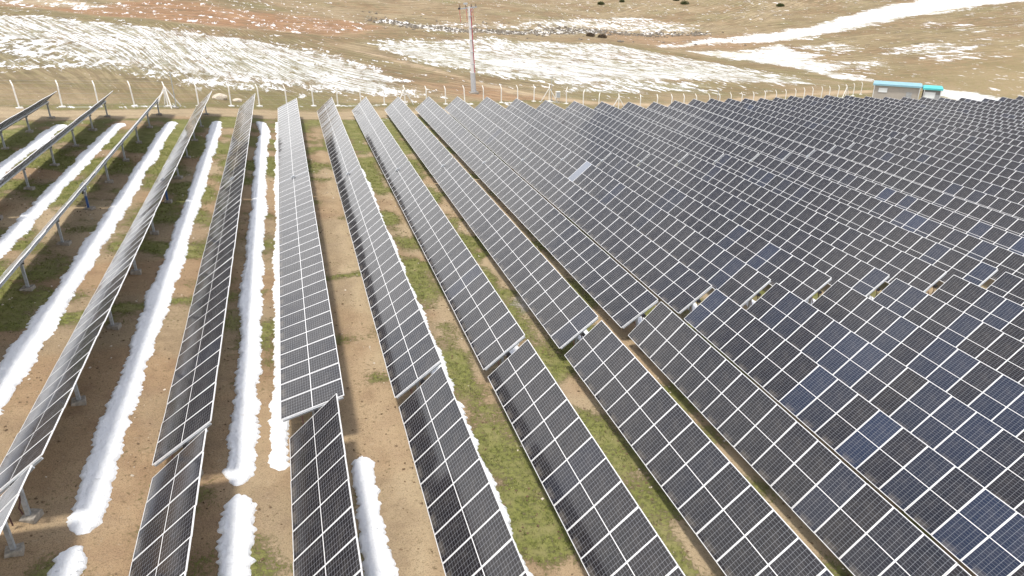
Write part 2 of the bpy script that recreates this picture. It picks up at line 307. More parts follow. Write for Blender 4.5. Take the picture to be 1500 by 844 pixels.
def ground_material():
    m, n, b = new_mat('ground')
    geo = node(n, 'ShaderNodeNewGeometry'); P = geo.outputs['Position']
    a1 = node(n, 'ShaderNodeAttribute', attribute_name='cover'); sx = node(n, 'ShaderNodeSeparateColor'); n.links.new(a1.outputs['Color'], sx.inputs[0])
    G, PA, RD = sx.outputs[0], sx.outputs[1], sx.outputs[2]
    DRY = node(n, 'ShaderNodeAttribute', attribute_name='dry').outputs['Fac']; SN = node(n, 'ShaderNodeAttribute', attribute_name='snow').outputs['Fac']
    ST = node(n, 'ShaderNodeAttribute', attribute_name='streak').outputs['Vector']
    big = noise_node(n, P, .22, 5); mid = noise_node(n, P, 1.3, 6, .6); fine = noise_node(n, P, 7., 6, .7); grit = noise_node(n, P, 28., 4, .7)
    soil = mixc(n, maprange(n, mid, .35, .65), (.225, .167, .110), (.335, .256, .172))
    soil = mixc(n, maprange(n, big, .4, .66), soil, mixc(n, maprange(n, fine, .3, .7), (.20, .155, .105), (.32, .25, .175)))
    soil = mixc(n, PA, soil, mixc(n, maprange(n, mid, .3, .7), (.38, .30, .198), (.47, .38, .258)))
    redc = mixc(n, maprange(n, mid, .3, .7), (.235, .112, .055), (.34, .175, .09))
    soil = mixc(n, maprange(n, PA, 1.0, 1.3), soil, (.46, .43, .39)); soil = mixc(n, RD, soil, redc)
    dryc = mixc(n, maprange(n, fine, .3, .7), (.175, .142, .068), (.33, .262, .135))
    soil = mixc(n, math_node(n, 'MULTIPLY', DRY, maprange(n, mid, .3, .6, .45, 1.)), soil, dryc)
    crumbs = maprange(n, grit, .36, .52, .50, 1.05)
    soil = mixc(n, maprange(n, fine, .56, .66, 0., .6), soil, (.125, .088, .052))
    soil = mixc(n, maprange(n, fine, .42, .34, 0., .5), soil, (.42, .335, .225))
    ml = node(n, 'ShaderNodeMix', data_type='RGBA', blend_type='MULTIPLY'); ml.inputs['Factor'].default_value = .75
    n.links.new(soil, ml.inputs['A']); cc = node(n, 'ShaderNodeCombineColor')
    for i in range(3): n.links.new(crumbs, cc.inputs[i])
    n.links.new(cc.outputs[0], ml.inputs['B']); soil = ml.outputs['Result']
    green = mixc(n, maprange(n, fine, .3, .68), (.060, .082, .017), (.178, .190, .050))
    green = mixc(n, maprange(n, mid, .42, .7), green, (.20, .19, .075))
    gf = math_node(n, 'ADD', math_node(n, 'ADD', G, math_node(n, 'MULTIPLY', math_node(n, 'SUBTRACT', fine, .5), 2.2)), math_node(n, 'ADD', math_node(n, 'MULTIPLY', math_node(n, 'SUBTRACT', grit, .5), 1.5), math_node(n, 'MULTIPLY', math_node(n, 'SUBTRACT', mid, .5), .9)))
    gf = maprange(n, gf, .36, .76)
    col = mixc(n, math_node(n, 'MULTIPLY', gf, .9), soil, green)
    # patchy far pasture
    far1 = noise_node(n, P, .045, 6, .62); far2 = noise_node(n, P, .35, 6, .72); sep = node(n, 'ShaderNodeSeparateXYZ'); n.links.new(P, sep.inputs[0])
    fm = maprange(n, math_node(n, 'SUBTRACT', sep.outputs[1], math_node(n, 'MULTIPLY', sep.outputs[0], .30)), 70., 120.)
    fm2 = math_node(n, 'MULTIPLY', fm, maprange(n, RD, .3, .9, 1., .35)); col = mixc(n, math_node(n, 'MULTIPLY', fm2, maprange(n, far1, .44, .60, 0., .75)), col, mixc(n, maprange(n, far2, .35, .65), (.115, .105, .052), (.32, .185, .10)))
    col = mixc(n, math_node(n, 'MULTIPLY', fm, maprange(n, far2, .52, .64, 0., .75)), col, (.098, .083, .050))
    mp3 = node(n, 'ShaderNodeMapping'); n.links.new(ST, mp3.inputs['Vector']); mp3.inputs['Scale'].default_value = (.07, 1.0, 1)
    plo = noise_node(n, mp3.outputs[0], 1.3, 4, .6)
    col = mixc(n, math_node(n, 'MULTIPLY', fm, maprange(n, plo, .42, .60, .0, .55)), col, (.125, .092, .058))
    col = mixc(n, math_node(n, 'MULTIPLY', fm, maprange(n, plo, .52, .36, .0, .35)), col, (.40, .33, .21))
    # lying snow, combed along the ploughing
    mpn = node(n, 'ShaderNodeMapping'); n.links.new(ST, mpn.inputs['Vector']); mpn.inputs['Scale'].default_value = (.045, 1.9, 1)
    s1 = noise_node(n, mpn.outputs[0], 1.0, 3, .6, .25)
    mp2 = node(n, 'ShaderNodeMapping'); n.links.new(ST, mp2.inputs['Vector']); mp2.inputs['Scale'].default_value = (.45, 2.6, 1)
    s2 = noise_node(n, mp2.outputs[0], 1.0, 4, .65)
    s3 = noise_node(n, P, .25, 3); s4 = noise_node(n, P, 3.2, 4, .7)
    sn = math_node(n, 'ADD', math_node(n, 'ADD', math_node(n, 'MULTIPLY', s1, .42), math_node(n, 'MULTIPLY', s2, .28)), math_node(n, 'ADD', math_node(n, 'MULTIPLY', s3, .18), math_node(n, 'MULTIPLY', s4, .12)))
    thr = maprange(n, SN, 0., 1., .66, .36, False)
    sm = maprange(n, math_node(n, 'SUBTRACT', sn, thr), -.022, .060)
    mp4 = node(n, 'ShaderNodeMapping'); n.links.new(P, mp4.inputs['Vector']); mp4.inputs['Scale'].default_value = (.85, .22, .85); mp4.inputs['Rotation'].default_value = (0, 0, .35)
    s5 = noise_node(n, mp4.outputs[0], 1.0, 5, .75)
    spk = math_node(n, 'MULTIPLY', maprange(n, math_node(n, 'SUBTRACT', math_node(n, 'ADD', s5, math_node(n, 'MULTIPLY', math_node(n, 'SUBTRACT', s3, .5), .35)), maprange(n, SN, 0., .5, .70, .50, False)), -.005, .02), math_node(n, 'MULTIPLY', maprange(n, sep.outputs[1], 88., 100.), maprange(n, SN, .55, .42)))
    sm = math_node(n, 'MAXIMUM', sm, math_node(n, 'MULTIPLY', spk, .9))
    hole = maprange(n, math_node(n, 'ADD', s5, math_node(n, 'MULTIPLY', SN, .10)), .40, .50)
    sm = math_node(n, 'MULTIPLY', sm, math_node(n, 'MAXIMUM', hole, maprange(n, sep.outputs[1], 100., 88.)))
    dust = math_node(n, 'MULTIPLY', maprange(n, SN, .28, .65, 0., .55), maprange(n, s5, .32, .58))
    col = mixc(n, dust, col, (.44, .455, .375))
    col = mixc(n, sm, col, (.80, .81, .83))
    n.links.new(col, b.inputs['Base Color']); setin(b, {'Roughness': .93, 'Specular IOR Level': .15})
    hgt = math_node(n, 'ADD', math_node(n, 'MULTIPLY', fine, .6), math_node(n, 'ADD', math_node(n, 'MULTIPLY', grit, .25), math_node(n, 'MULTIPLY', gf, .5)))
    bump(n, b, hgt, .8, .06)
    return m
M_GROUND = ground_material()
def axis(lo, dense_lo, dense_hi, step, hi, grow=1.09):
    a = list(np.arange(dense_lo, dense_hi, step)); s = step; x = a[-1]
    while x < hi: s = min(s*grow, 90); x += s; a.append(x)
    s = step; x = dense_lo; b = []
    while x > lo: s = min(s*grow, 90); x -= s; b.append(x)
    return np.array(b[::-1] + a)
gx = axis(-900, -30, 66, .39, 1700, 1.02); gy = np.concatenate([axis(-300, 10, 92, .45, 92.2, 1.15), np.arange(93, 128, .75), np.arange(128, 330, 1.6), 330*1.035**np.arange(1, 62)])
GX, GY = np.meshgrid(gx, gy); fxv, fyv = GX.ravel(), GY.ravel()
def relief(X, Y): return (2.2*(fbm(X*.012, Y*.012, 3, 99) - .5) + 1.6*(fbm(X*.045, Y*.045, 4, 101, .55) - .5))*sst(Y - .2*X, 150, 215)
GZ = ground_z(fxv, fyv) + relief(fxv, fyv)
gv = np.stack([fxv, fyv, GZ], 1); nxg, nyg = len(gx), len(gy)
ii = (np.arange(nyg - 1)[:, None]*nxg + np.arange(nxg - 1)[None]).ravel()
ground = np_mesh('ground', gv, np.stack([ii, ii + 1, ii + nxg + 1, ii + nxg], 1), M_GROUND, True)
tag(ground, kind='structure')
cG, cP, cR, cD, cS, cU, cV = covers(fxv, fyv)
at = ground.data.attributes.new('cover', 'FLOAT_COLOR', 'POINT'); at.data.foreach_set('color', np.stack([cG, cP, cR, np.ones_like(cG)], 1).astype(np.float32).ravel())
at = ground.data.attributes.new('dry', 'FLOAT', 'POINT'); at.data.foreach_set('value', cD.astype(np.float32))
at = ground.data.attributes.new('snow', 'FLOAT', 'POINT'); at.data.foreach_set('value', cS.astype(np.float32))
at = ground.data.attributes.new('streak', 'FLOAT_VECTOR', 'POINT'); at.data.foreach_set('vector', np.stack([cU, cV, 0*cU], 1).astype(np.float32).ravel())

# ------------------------------------------------------------------ materials of things
def cell_material(name, dark, blue, blank=False):
    m, n, b = new_mat(name)
    tc = node(n, 'ShaderNodeTexCoord'); sx = node(n, 'ShaderNodeSeparateXYZ'); n.links.new(tc.outputs['Object'], sx.inputs[0])
    oi = node(n, 'ShaderNodeObjectInfo'); rnd = oi.outputs['Random']
    x = math_node(n, 'ABSOLUTE', sx.outputs[0]); y = sx.outputs[1]
    cy = math_node(n, 'FRACT', math_node(n, 'MULTIPLY', math_node(n, 'ADD', y, .546), 6/1.092))
    cx = math_node(n, 'FRACT', math_node(n, 'MULTIPLY', math_node(n, 'SUBTRACT', x, .013), 12/1.090))
    dy = math_node(n, 'MULTIPLY', math_node(n, 'SUBTRACT', .5, math_node(n, 'ABSOLUTE', math_node(n, 'SUBTRACT', cy, .5))), 1.092/6)
    dx = math_node(n, 'MULTIPLY', math_node(n, 'SUBTRACT', .5, math_node(n, 'ABSOLUTE', math_node(n, 'SUBTRACT', cx, .5))), 1.090/12)
    ln = math_node(n, 'MAXIMUM', math_node(n, 'LESS_THAN', dy, .0036), math_node(n, 'MULTIPLY', math_node(n, 'LESS_THAN', dx, .0028), .8))
    seam = math_node(n, 'LESS_THAN', x, .011)
        # blue sky sheen painted into module colour towards near right; some modules nearly black
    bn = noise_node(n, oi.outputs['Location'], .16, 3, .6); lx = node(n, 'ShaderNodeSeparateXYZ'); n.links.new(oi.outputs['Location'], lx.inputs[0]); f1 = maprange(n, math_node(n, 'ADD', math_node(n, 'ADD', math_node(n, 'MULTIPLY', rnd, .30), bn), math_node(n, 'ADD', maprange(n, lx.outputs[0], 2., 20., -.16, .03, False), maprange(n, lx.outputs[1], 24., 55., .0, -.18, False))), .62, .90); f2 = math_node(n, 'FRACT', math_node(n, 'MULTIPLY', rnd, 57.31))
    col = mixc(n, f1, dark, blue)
    col = mixc(n, math_node(n, 'MULTIPLY', f2, .5), col, (.010, .010, .012))
    col = mixc(n, ln, col, (.25, .26, .285))
    col = mixc(n, seam, col, (.74, .74, .74))
    dirt = noise_node(n, tc.outputs['Object'], 2.4, 5, .6)
    col = mixc(n, maprange(n, dirt, .35, .8, .01, .06), col, (.42, .38, .33))
    low = math_node(n, 'MULTIPLY', maprange(n, sx.outputs[0], -.86, -1.10), maprange(n, dirt, .38, .66, .0, .16))
    col = mixc(n, low, col, (.42, .37, .30))
    if blank: col = (.21, .23, .27, 1)
    if isinstance(col, tuple): b.inputs['Base Color'].default_value = col
    else: n.links.new(col, b.inputs['Base Color'])
    setin(b, {'Specular IOR Level': .5, 'IOR': 1.40})
    n.links.new(maprange(n, dirt, .3, .8, .07, .16), b.inputs['Roughness'])
    return m
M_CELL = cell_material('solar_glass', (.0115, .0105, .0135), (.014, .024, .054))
M_BLANK = cell_material('pale_module_glass', (.02, .02, .02), (.02, .02, .05), True)
M_FRAME = simple('anodised_frame', (.80, .80, .80), .45, .25, .04, 3)
M_BACK = simple('module_back', (.07, .072, .08), .7, 0, .1, 3)
M_STEEL = simple('galvanised_steel', (.36, .38, .40), .5, .35, .22, 9, .2)
M_RAIL = simple('bright_steel_rail', (.42, .44, .46), .45, .35, .1, 9)
M_BLACK = simple('black_plastic', (.018, .018, .02), .5, 0, .2, 9)
M_BLUE = simple('blue_paint', (.03, .085, .24), .5, 0, .2, 9)
M_CABLE = simple('cable_sheath', (.06, .022, .018), .6, 0, .2, 9)
M_CONC = simple('rough_concrete', (.27, .245, .21), .95, 0, .25, 7, .5, .2)
M_WHITE = simple('painted_concrete_post', (.74, .72, .68), .9, 0, .12, 5, .3, .2)
M_STONE = simple('pale_stone', (.50, .44, .36), .95, 0, .25, 5, .4, .2)

def snow_material():
    m, n, b = new_mat('packed_snow')
    geo = node(n, 'ShaderNodeNewGeometry'); P = geo.outputs['Position']
    mpn = node(n, 'ShaderNodeMapping'); n.links.new(P, mpn.inputs['Vector']); mpn.inputs['Scale'].default_value = (1.6, .7, 1.6); mpn.inputs['Rotation'].default_value = (0, 0, .3)
    f = noise_node(n, mpn.outputs[0], 6.0, 7, .70, .4); g = noise_node(n, P, 22, 5, .75)
    rim = node(n, 'ShaderNodeAttribute', attribute_name='rim').outputs['Fac']
    sc_ = mixc(n, maprange(n, g, .3, .75), (.82, .845, .87), (.89, .90, .91))
    dm = math_node(n, 'MULTIPLY', maprange(n, rim, .72, 1.0), maprange(n, g, .40, .62)); f2 = noise_node(n, P, 2.1, 6, .7)
    dm = math_node(n, 'MAXIMUM', math_node(n, 'MULTIPLY', dm, .55), maprange(n, f2, .60, .74, 0., .35))
    n.links.new(mixc(n, dm, sc_, (.50, .44, .36)), b.inputs['Base Color'])
    setin(b, {'Roughness': .75, 'Specular IOR Level': .25})
    bump(n, b, math_node(n, 'ADD', f, math_node(n, 'MULTIPLY', g, .5)), 1.0, .08)
    return m
M_SNOW = snow_material()

# ------------------------------------------------------------------ snow strips
ORD = ['zeroth','first','second','third','fourth','fifth','sixth','seventh','eighth','ninth','tenth','eleventh','twelfth','thirteenth','fourteenth','fifteenth','sixteenth','seventeenth','eighteenth','nineteenth']
def ordinal(i):
    if i < 20: return ORD[i]
    t = {2: 'twent', 3: 'thirt', 4: 'fort'}[i//10]
    return t + 'ieth' if i % 10 == 0 else t + 'y-' + ORD[i % 10]
def snow_strip(k, off, width, r0, r1, height, label, seed, bow=.12, group='strips of old snow between the tracker rows'):
    """r0..r1 along the row (before the row's own shift); off from the row axis"""
    y0, y1 = r0 + yk(k), r1 + yk(k)
    st = .055 if y0 < 34 else .10; rr = np.random.default_rng(seed)
    ys = np.arange(y0, y1 + st, st); nn = len(ys); na = 19; Lx = width/2
    mid = xa(k) + off + (bow + .22*sst(ys - yk(k), 60, 76))*(fbm(ys*.18, 0*ys + seed, 3, seed) - .5)*2
    def edge(s):
        j = .34*(fbm(ys*.5, 0*ys + 3.3*s, 3, seed + 5) - .5) + .26*(fbm(ys*1.3 + 3*vnoise(ys*.4, 0*ys, seed + 21), 0*ys + s, 4, seed + 9, .62) - .5) + np.convolve(rr.normal(0, .05, len(ys)), (.22, .56, .22), 'same')
        cap = np.minimum(1, np.sqrt(np.clip(np.minimum(ys - y0, y1 - ys)/(width*.55), 0, 1)))
        return np.maximum((Lx + j)*cap, .02)
    wl, wr = edge(-1), edge(1)
    t = np.linspace(-1, 1, na)
    XX = mid[:, None] + np.where(t[None] < 0, t[None]*wl[:, None], t[None]*wr[:, None]); YY = np.repeat(ys[:, None], na, 1)
    YY = YY + (vnoise(XX*9, YY*9, seed + 2) - .5)*.12; XX = XX + (vnoise(XX*7 + 4, YY*9, seed + 7) - .5)*.09*np.abs(t)[None]**3
    cap = np.sqrt(np.clip(np.minimum(ys - y0, y1 - ys)/.5, 0, 1))
    pr = np.minimum(1, (1 - np.abs(t)**2)*1.9)[None]
    H = .40*height*(.7 + .6*fbm(YY*.6, XX*.8, 3, seed + 3))*pr*cap[:, None] + (.060*(fbm(XX*3.6, YY*1.2, 3, seed + 4) - .5) + .045*(vnoise(XX*13, YY*7, seed + 6) - .5))*np.minimum(pr*1.5, 1)*cap[:, None]
    ZZ = ground_z(XX, YY) - .015 + np.where(np.abs(t)[None] > .99, -.03, np.maximum(H, .02))
    V = np.stack([XX.ravel(), YY.ravel(), ZZ.ravel()], 1)
    q = (np.arange(nn - 1)[:, None]*na + np.arange(na - 1)[None]).ravel()
    o = np_mesh('snow_strip', V, np.stack([q, q + 1, q + na + 1, q + na], 1), M_SNOW, True)
    a_ = o.data.attributes.new('rim', 'FLOAT', 'POINT'); a_.data.foreach_set('value', np.repeat(np.abs(t)[None], nn, 0).ravel().astype(np.float32))
    return tag(o, label, 'snow', group)
snow_strip(-5, 1.38, .98, 36, 79.6, .26, 'broad white snow strip at the far left edge, left of all others', 11)
snow_strip(-4, 1.38, 1.0, 22.2, 79.4, .26, 'long snow strip in the second lane from the left edge', 12)
snow_strip(-3, 1.36, 1.0, 22.2, 79.2, .27, 'long snow strip in the third lane from the left, running off the left edge', 13)
snow_strip(-2, 1.36, 1.0, 21.6, 79.1, .28, 'long snow strip ending in a bright lobe above a gap, lower left', 14)
snow_strip(-2, 1.36, .95, 12.0, 21.2, .28, 'short rounded snow strip in the bottom left corner', 15)
snow_strip(-1, 1.42, 1.02, 21.75, 79.4, .30, 'widest long snow strip running just left of the flatter pale tracker row', 16)
snow_strip(-1, 1.42, .95, 10.0, 21.35, .30, 'snow strip at the bottom edge in front of the widest long strip', 17)
snow_strip(-1, 2.74, .60, 22.4, 80.2, .24, 'snow strip half hidden along the low edge of the flatter pale tracker row', 18)
snow_strip(0, 1.40, .78, 9.0, 21.1, .28, 'short snow strip beside the steep near row at bottom centre', 19)
snow_strip(1, 1.30, .88, 23.2, 60, .28, 'thin snow edge along the right side of the second row right of centre', 20)
snow_strip(1, 1.28, .85, 8.0, 22.9, .28, 'thin snow edge right of the near row at bottom centre right', 21)
for k in range(2, 11):
    snow_strip(k, 1.25, .95, 10.5 if k < 6 else 16, 30, .26, 'snow glimpsed through the front gap of the %s far tracker row from the left' % ordinal(k + 6), 30 + k)

# ------------------------------------------------------------------ tracker parts
def module_mesh(name, glass):
    A, B, t, w = HALF, .567, .035, .022
    V = []; F = []; MI = []
    def q(a, b, c, d, m): F.append((a, b, c, d)); MI.append(m)
    o = [(-A, -B), (A, -B), (A, B), (-A, B)]; i = [(-A + w, -B + w), (A - w, -B + w), (A - w, B - w), (-A + w, B - w)]
    V += [(x, y, 0) for x, y in o] + [(x, y, t) for x, y in o] + [(x, y, t) for x, y in i] + [(x, y, t - .004) for x, y in i] + [(x, y, .004) for x, y in i]
    for j in range(4):
        k = (j + 1) % 4
        q(j, k, 4 + k, 4 + j, 1); q(4 + j, 4 + k, 8 + k, 8 + j, 1); q(8 + j, 8 + k, 12 + k, 12 + j, 1); q(j, 16 + j, 16 + k, k, 1)
    q(12, 13, 14, 15, 0); q(19, 18, 17, 16, 2)
    me = bpy.data.meshes.new(name); me.from_pydata(V, [], F)
    for m in (glass, M_FRAME, M_BACK): me.materials.append(m)
    me.polygons.foreach_set('material_index', MI); me.update(); return me
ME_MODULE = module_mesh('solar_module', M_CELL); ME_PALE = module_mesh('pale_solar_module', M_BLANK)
def proto(mb, name, mat):
    me = bpy.data.meshes.new(name); me.from_pydata([tuple(map(float, v)) for v in mb.v], [], mb.f); me.materials.append(mat); me.update(); return me
def post_mesh(h):
    mb = MB(); s = .055   # rolled C section, open to one side
    mb.box((0, -s, h/2), (.11, .012, h)); mb.box((-.052, 0, h/2 - .002), (.010, .098, h - .004)); mb.box((.052, .0, h/2 - .004), (.010, .098, h - .008))
    mb.box((0, .01, h - .03), (.20, .16, .05)); return proto(mb, 'post', M_STEEL)
ME_POST = post_mesh(1.34)
mb = MB(); mb.box((0, -.055, .40), (.11, .012, .80)); mb.box((-.052, 0, .40), (.010, .098, .796)); mb.box((.052, 0, .40), (.010, .098, .792)); ME_BLUEPOST = proto(mb, 'drive_post', M_BLUE)
mb = MB(); mb.box((0, 0, 1.06), (.14, .14, .52)); mb.box((0, .09, 1.24), (.26, .10, .2)); mb.tube([(0, -.05, 1.12), (.0, -.30, 1.12)], .06, 8); ME_DRIVE = proto(mb, 'slew_drive', M_STEEL)
mb = MB(); mb.tube([(.02, -.30, 1.12), (.02, -.52, 1.10)], .05, 8); ME_MOTOR = proto(mb, 'motor', M_BLACK)
mb = MB(); mb.tube([(0, -.035, 0), (0, .035, 0)], .125, 10); mb.box((0, 0, -.12), (.24, .07, .06)); ME_BEAR = proto(mb, 'bearing', M_BLACK)
def footing_mesh(seed):
    r = random.Random(seed); V = []
    for z, g in ((-.3, 1.), (.13, 1.), (.17, .94)):
        for sx, sy in ((-1, -1), (0, -1.04), (1, -1), (1, 1), (0, 1.04), (-1, 1)):
            V.append((sx*.30*g + r.uniform(-.03, .03), sy*.24*g + r.uniform(-.03, .03), z + r.uniform(-.02, .02)))
    F = []
    for l in (0, 6):
        for j in range(6): F.append((l + j, l + (j + 1) % 6, l + 6 + (j + 1) % 6, l + 6 + j))
    F.append(tuple(range(12, 18)))
    me = bpy.data.meshes.new('footing'); me.from_pydata(V, [], F); me.materials.append(M_CONC); me.update(); return me
ME_FOOT = [footing_mesh(i) for i in range(5)]
mb = MB(); mb.box((0, 0, -.03), (.60, .05, .05)); mb.box((.28, 0, -.008), (.06, .09, .012)); mb.box((-.28, 0, -.008), (.06, .09, .012)); ME_RAIL = proto(mb, 'module_rail', M_RAIL)
mb = MB(); mb.box((0, 0, -.045), (2.16, .045, .07)); mb.box((0, -.028, -.014), (2.10, .03, .010)); ME_ENDRAIL = proto(mb, 'end_rail', M_RAIL)
mb = MB(); mb.box((0, 0, 0), (.16, .12, .13)); mb.box((.0, 0, .08), (.10, .08, .04)); ME_JBOX = proto(mb, 'connector_box', M_BLACK)
mb = MB(); mb.tube([(0, 0, 0), (.02, -.10, -.28), (.05, -.04, -.55), (.03, .05, -.80), (.06, .02, -1.05)], .022, 6); ME_CABLE = proto(mb, 'hanging_cable', M_CABLE)
mb = MB(); mb.box((0, 0, .0), (.22, .16, .20)); mb.box((0, 0, .112), (.28, .20, .03)); ME_HEAD = proto(mb, 'drive_head', M_RAIL)

TRACKERS = []
def normal(t): return Vector((-math.sin(t), 0, math.cos(t)))
def twist(tb, tc, rel): return tb + (tc - tb)*min(max((rel - B0)/(C1 - B0), 0), 1)
def add_wing(root, base, k, tilt, ya, nmod, direction, blank=(), tilt2=None):
    """modules along +Y (direction 1) from ya or along -Y (direction -1)"""
    i5 = min(max(k, -5), 30) + 5; s = SK[i5]; X = xa(k); cnt = 0
    for i in range(nmod):
        Y = ya + direction*(i + .5)*MOD
        Z = tube_z(k, Y)
        if not in_view(X, Y, Z, 190, 130): continue
        me = ME_PALE if i in blank else ME_MODULE; t = R(tilt + ((tilt2 if tilt2 is not None else tilt) - tilt)*(i + .5)/nmod)
        j = R(.30)
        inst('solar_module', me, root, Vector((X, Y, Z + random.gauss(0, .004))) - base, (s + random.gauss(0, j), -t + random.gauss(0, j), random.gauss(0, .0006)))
        cnt += 1
        if k <= -2:
            Yr = ya + direction*i*MOD
            inst('module_rail', ME_RAIL, root, Vector((X, Yr + .02, tube_z(k, Yr))) - base, (0, -t, 0))
    return cnt
def tube_part(root, base, k, tilt, ya, yb):
    n = normal(R(tilt))*-.115; mb = MB(); p = [Vector((xa(k), y, tube_z(k, y))) + n - base for y in (ya, yb)]
    mb.tube(p, .065, 10); mb.build('torque_tube', M_STEEL, root)
def add_post(root, base, k, Y, drive=False, bearing=True):
    X = xa(k); g = float(ground_z(X, Y)); top = tube_z(k, Y) - .16
    if not in_view(X, Y, g, 120, 110): return
    if drive:
        inst('drive_post', ME_BLUEPOST, root, Vector((X, Y, g)) - base); d = inst('slew_drive', ME_DRIVE, root, Vector((X, Y, g)) - base)
        mo = inst('motor', ME_MOTOR, d, (0, 0, 0))
    else:
        p = inst('post', ME_POST, root, Vector((X, Y, g - .02)) - base); p.scale = (1, 1, (top - g + .02)/1.34)
        if bearing: inst('bearing', ME_BEAR, root, Vector((X, Y, tube_z(k, Y) - .12)) - base)
    f = inst('footing', random.choice(ME_FOOT), root, Vector((X + random.uniform(-.05, .05), Y, g - .03)) - base, (random.uniform(-.05, .05), random.uniform(-.05, .05), random.uniform(-.3, .3)))
    f.scale = (random.uniform(.7, 1.0), random.uniform(.7, 1.0), random.uniform(.7, 1.1))
def end_kit(root, base, k, tilt, Y, side, cables=True):
    """rail, connector box and cables where a wing ends; side +1: the gap lies towards +Y"""
    if not in_view(xa(k), Y, tube_z(k, Y), 60, 60): return
    t = R(tilt); c = Vector((xa(k), Y, tube_z(k, Y))) - base; ax = Vector((math.cos(t), 0, math.sin(t)))
    inst('end_rail', ME_ENDRAIL, root, c + Vector((0, side*.012, 0)), (0, -t, 0))
    if cables:
        inst('connector_box', ME_JBOX, root, c + normal(t)*-.10 + Vector((0, side*.15, 0)) + ax*.10, (0, -t, 0))
        inst('hanging_cable', ME_CABLE, root, c + normal(t)*-.05 - ax*.42 + Vector((0, side*.12, 0)))
        inst('hanging_cable', ME_CABLE, root, c + normal(t)*-.05 + ax*.02 + Vector((0, side*.10, 0)), (0, 0, 1.3))
def tilt_of(k, w):
    return TILT.get('%d%s' % (k, w), 40.2 + (1.0 if w == 'N' else 0))
LOOK = {0: 'flatter and paler than its neighbours, %s far tracker row from the left', 6: '%s far tracker row from the left, with one blank pale grey panel'}
for k in range(-5, 33):
    y = yk(k) if k <= 30 else YK[-1]
    root = empty('solar_tracker', (0, 0, 0)); base = Vector((xa(k), C0 + y, float(ground_z(xa(k), C0 + y)))); root.location = base
    tb, tcw = tilt_of(k, 'B'), tilt_of(k, 'C')
    tm = (tb + tcw)/2
    n = add_wing(root, base, k, tb, B0 + y, 26, 1, (22,) if k == 6 else (), tm)
    n += add_wing(root, base, k, tm, C0 + y, 26, 1, (), tcw)
    if n == 0:
        bpy.data.objects.remove(root); continue
    tube_part(root, base, k, tb, B0 + y + .05, B1 + y + .05); tube_part(root, base, k, tcw, C0 + y - .05, C1 + y - .1)
    for i in range(11):
        r = 22.4 + 5.94*i
        if i == 5: r = 52.12
        if k <= 4 or i in (0, 5): add_post(root, base, k, r + y, i == 5, k <= 1)
    end_kit(root, base, k, tb, B0 + y, -1, k <= 9)
    if k <= 20:
        end_kit(root, base, k, tm, B1 + y, 1, False); end_kit(root, base, k, tm, C0 + y, -1, False)
        if in_view(xa(k), B1 + y, tube_z(k, B1 + y)):
            inst('drive_head', ME_HEAD, root, Vector((xa(k), (B1 + C0)/2 + y, tube_z(k, B1 + y) + .0)) - base, (0, -R((tb + tcw)/2), 0))
    i = k + 6
    lab = (LOOK[k] % ordinal(i)) if k in LOOK else '%s far tracker row from the left, reaching back towards the fence' % ordinal(i)
    if k == -5: lab = 'leftmost far tracker row, seen edge on from its shaded underside'
    if k == -4: lab = 'second far tracker row from the left, edge on with its posts showing'
    if k == -3: lab = 'third far tracker row from the left, a thin glaring pale band'
    tag(root, lab, 'solar panels', 'far block of solar tracker rows')
near = 0
for k in range(-3, 16):
    y = yk(k); root = empty('solar_tracker', (0, 0, 0)); tn = tilt_of(k, 'N')
    base = Vector((xa(k), N1 + y, float(ground_z(xa(k), N1 + y)))); root.location = base
    vis = any(in_view(xa(k) + sx*.8, N1 + y - (i + .5)*MOD, tube_z(k, N1 + y), 0, 0) for i in range(26) for sx in (-1, 1))
    if not vis or add_wing(root, base, k, tn, N1 + y, 26, -1) == 0:
        for c in list(root.children): bpy.data.objects.remove(c)
        bpy.data.objects.remove(root); continue
    tube_part(root, base, k, tn, N1 + y - .05, N1 + y - 29.8)
    for i in range(5):
        if k <= 3 or i == 0: add_post(root, base, k, 21.07 - 5.94*i + y, False, k <= 1)
    end_kit(root, base, k, tn, N1 + y, 1, False)
    near += 1
    lab = '%s near tracker row from the left, cut off by the bottom edge' % ordinal(near)
    if near == 1: lab = 'first near tracker row, only its corner showing at the bottom left'
    if k > 5: lab = '%s near tracker row from the left, panels tinted with a blue sky sheen' % ordinal(near)
    tag(root, lab, 'solar panels', 'near block of solar tracker rows')

# ------------------------------------------------------------------ perimeter fence
fence = empty('perimeter_fence', (FENCE[10][0], FENCE[10][1], float(ground_z(*FENCE[10]))))
tag(fence, 'perimeter fence of pale concrete posts with bent tops behind the tracker rows', 'fence'); fb = fence.location.copy()
def fence_post_mesh():
    s = .050; pr = [(0, 0, -.25), (0, 0, 1.9), (0, .06, 2.08), (0, .30, 2.42)]; V = []; F = []
    for i, p in enumerate(pr):
        g = s*(1.08 - .10*i)
        for sx, sy in ((-1, -1), (1, -1), (1, 1), (-1, 1)): V.append((p[0] + sx*g, p[1] + sy*g*(1 if i < 3 else .7), p[2]))
    for i in range(3):
        for j in range(4): F.append((4*i + j, 4*i + (j + 1) % 4, 4*i + 4 + (j + 1) % 4, 4*i + 4 + j))
    F.append((12, 13, 14, 15))
    me = bpy.data.meshes.new('fence_post'); me.from_pydata(V, [], F); me.materials.append(M_WHITE); me.update(); return me
ME_FP = fence_post_mesh()
mb = MB(); mb.box((0, 0, .02), (.5, .45, .16)); ME_FPAD = proto(mb, 'post_pad', M_WHITE)
tops = []
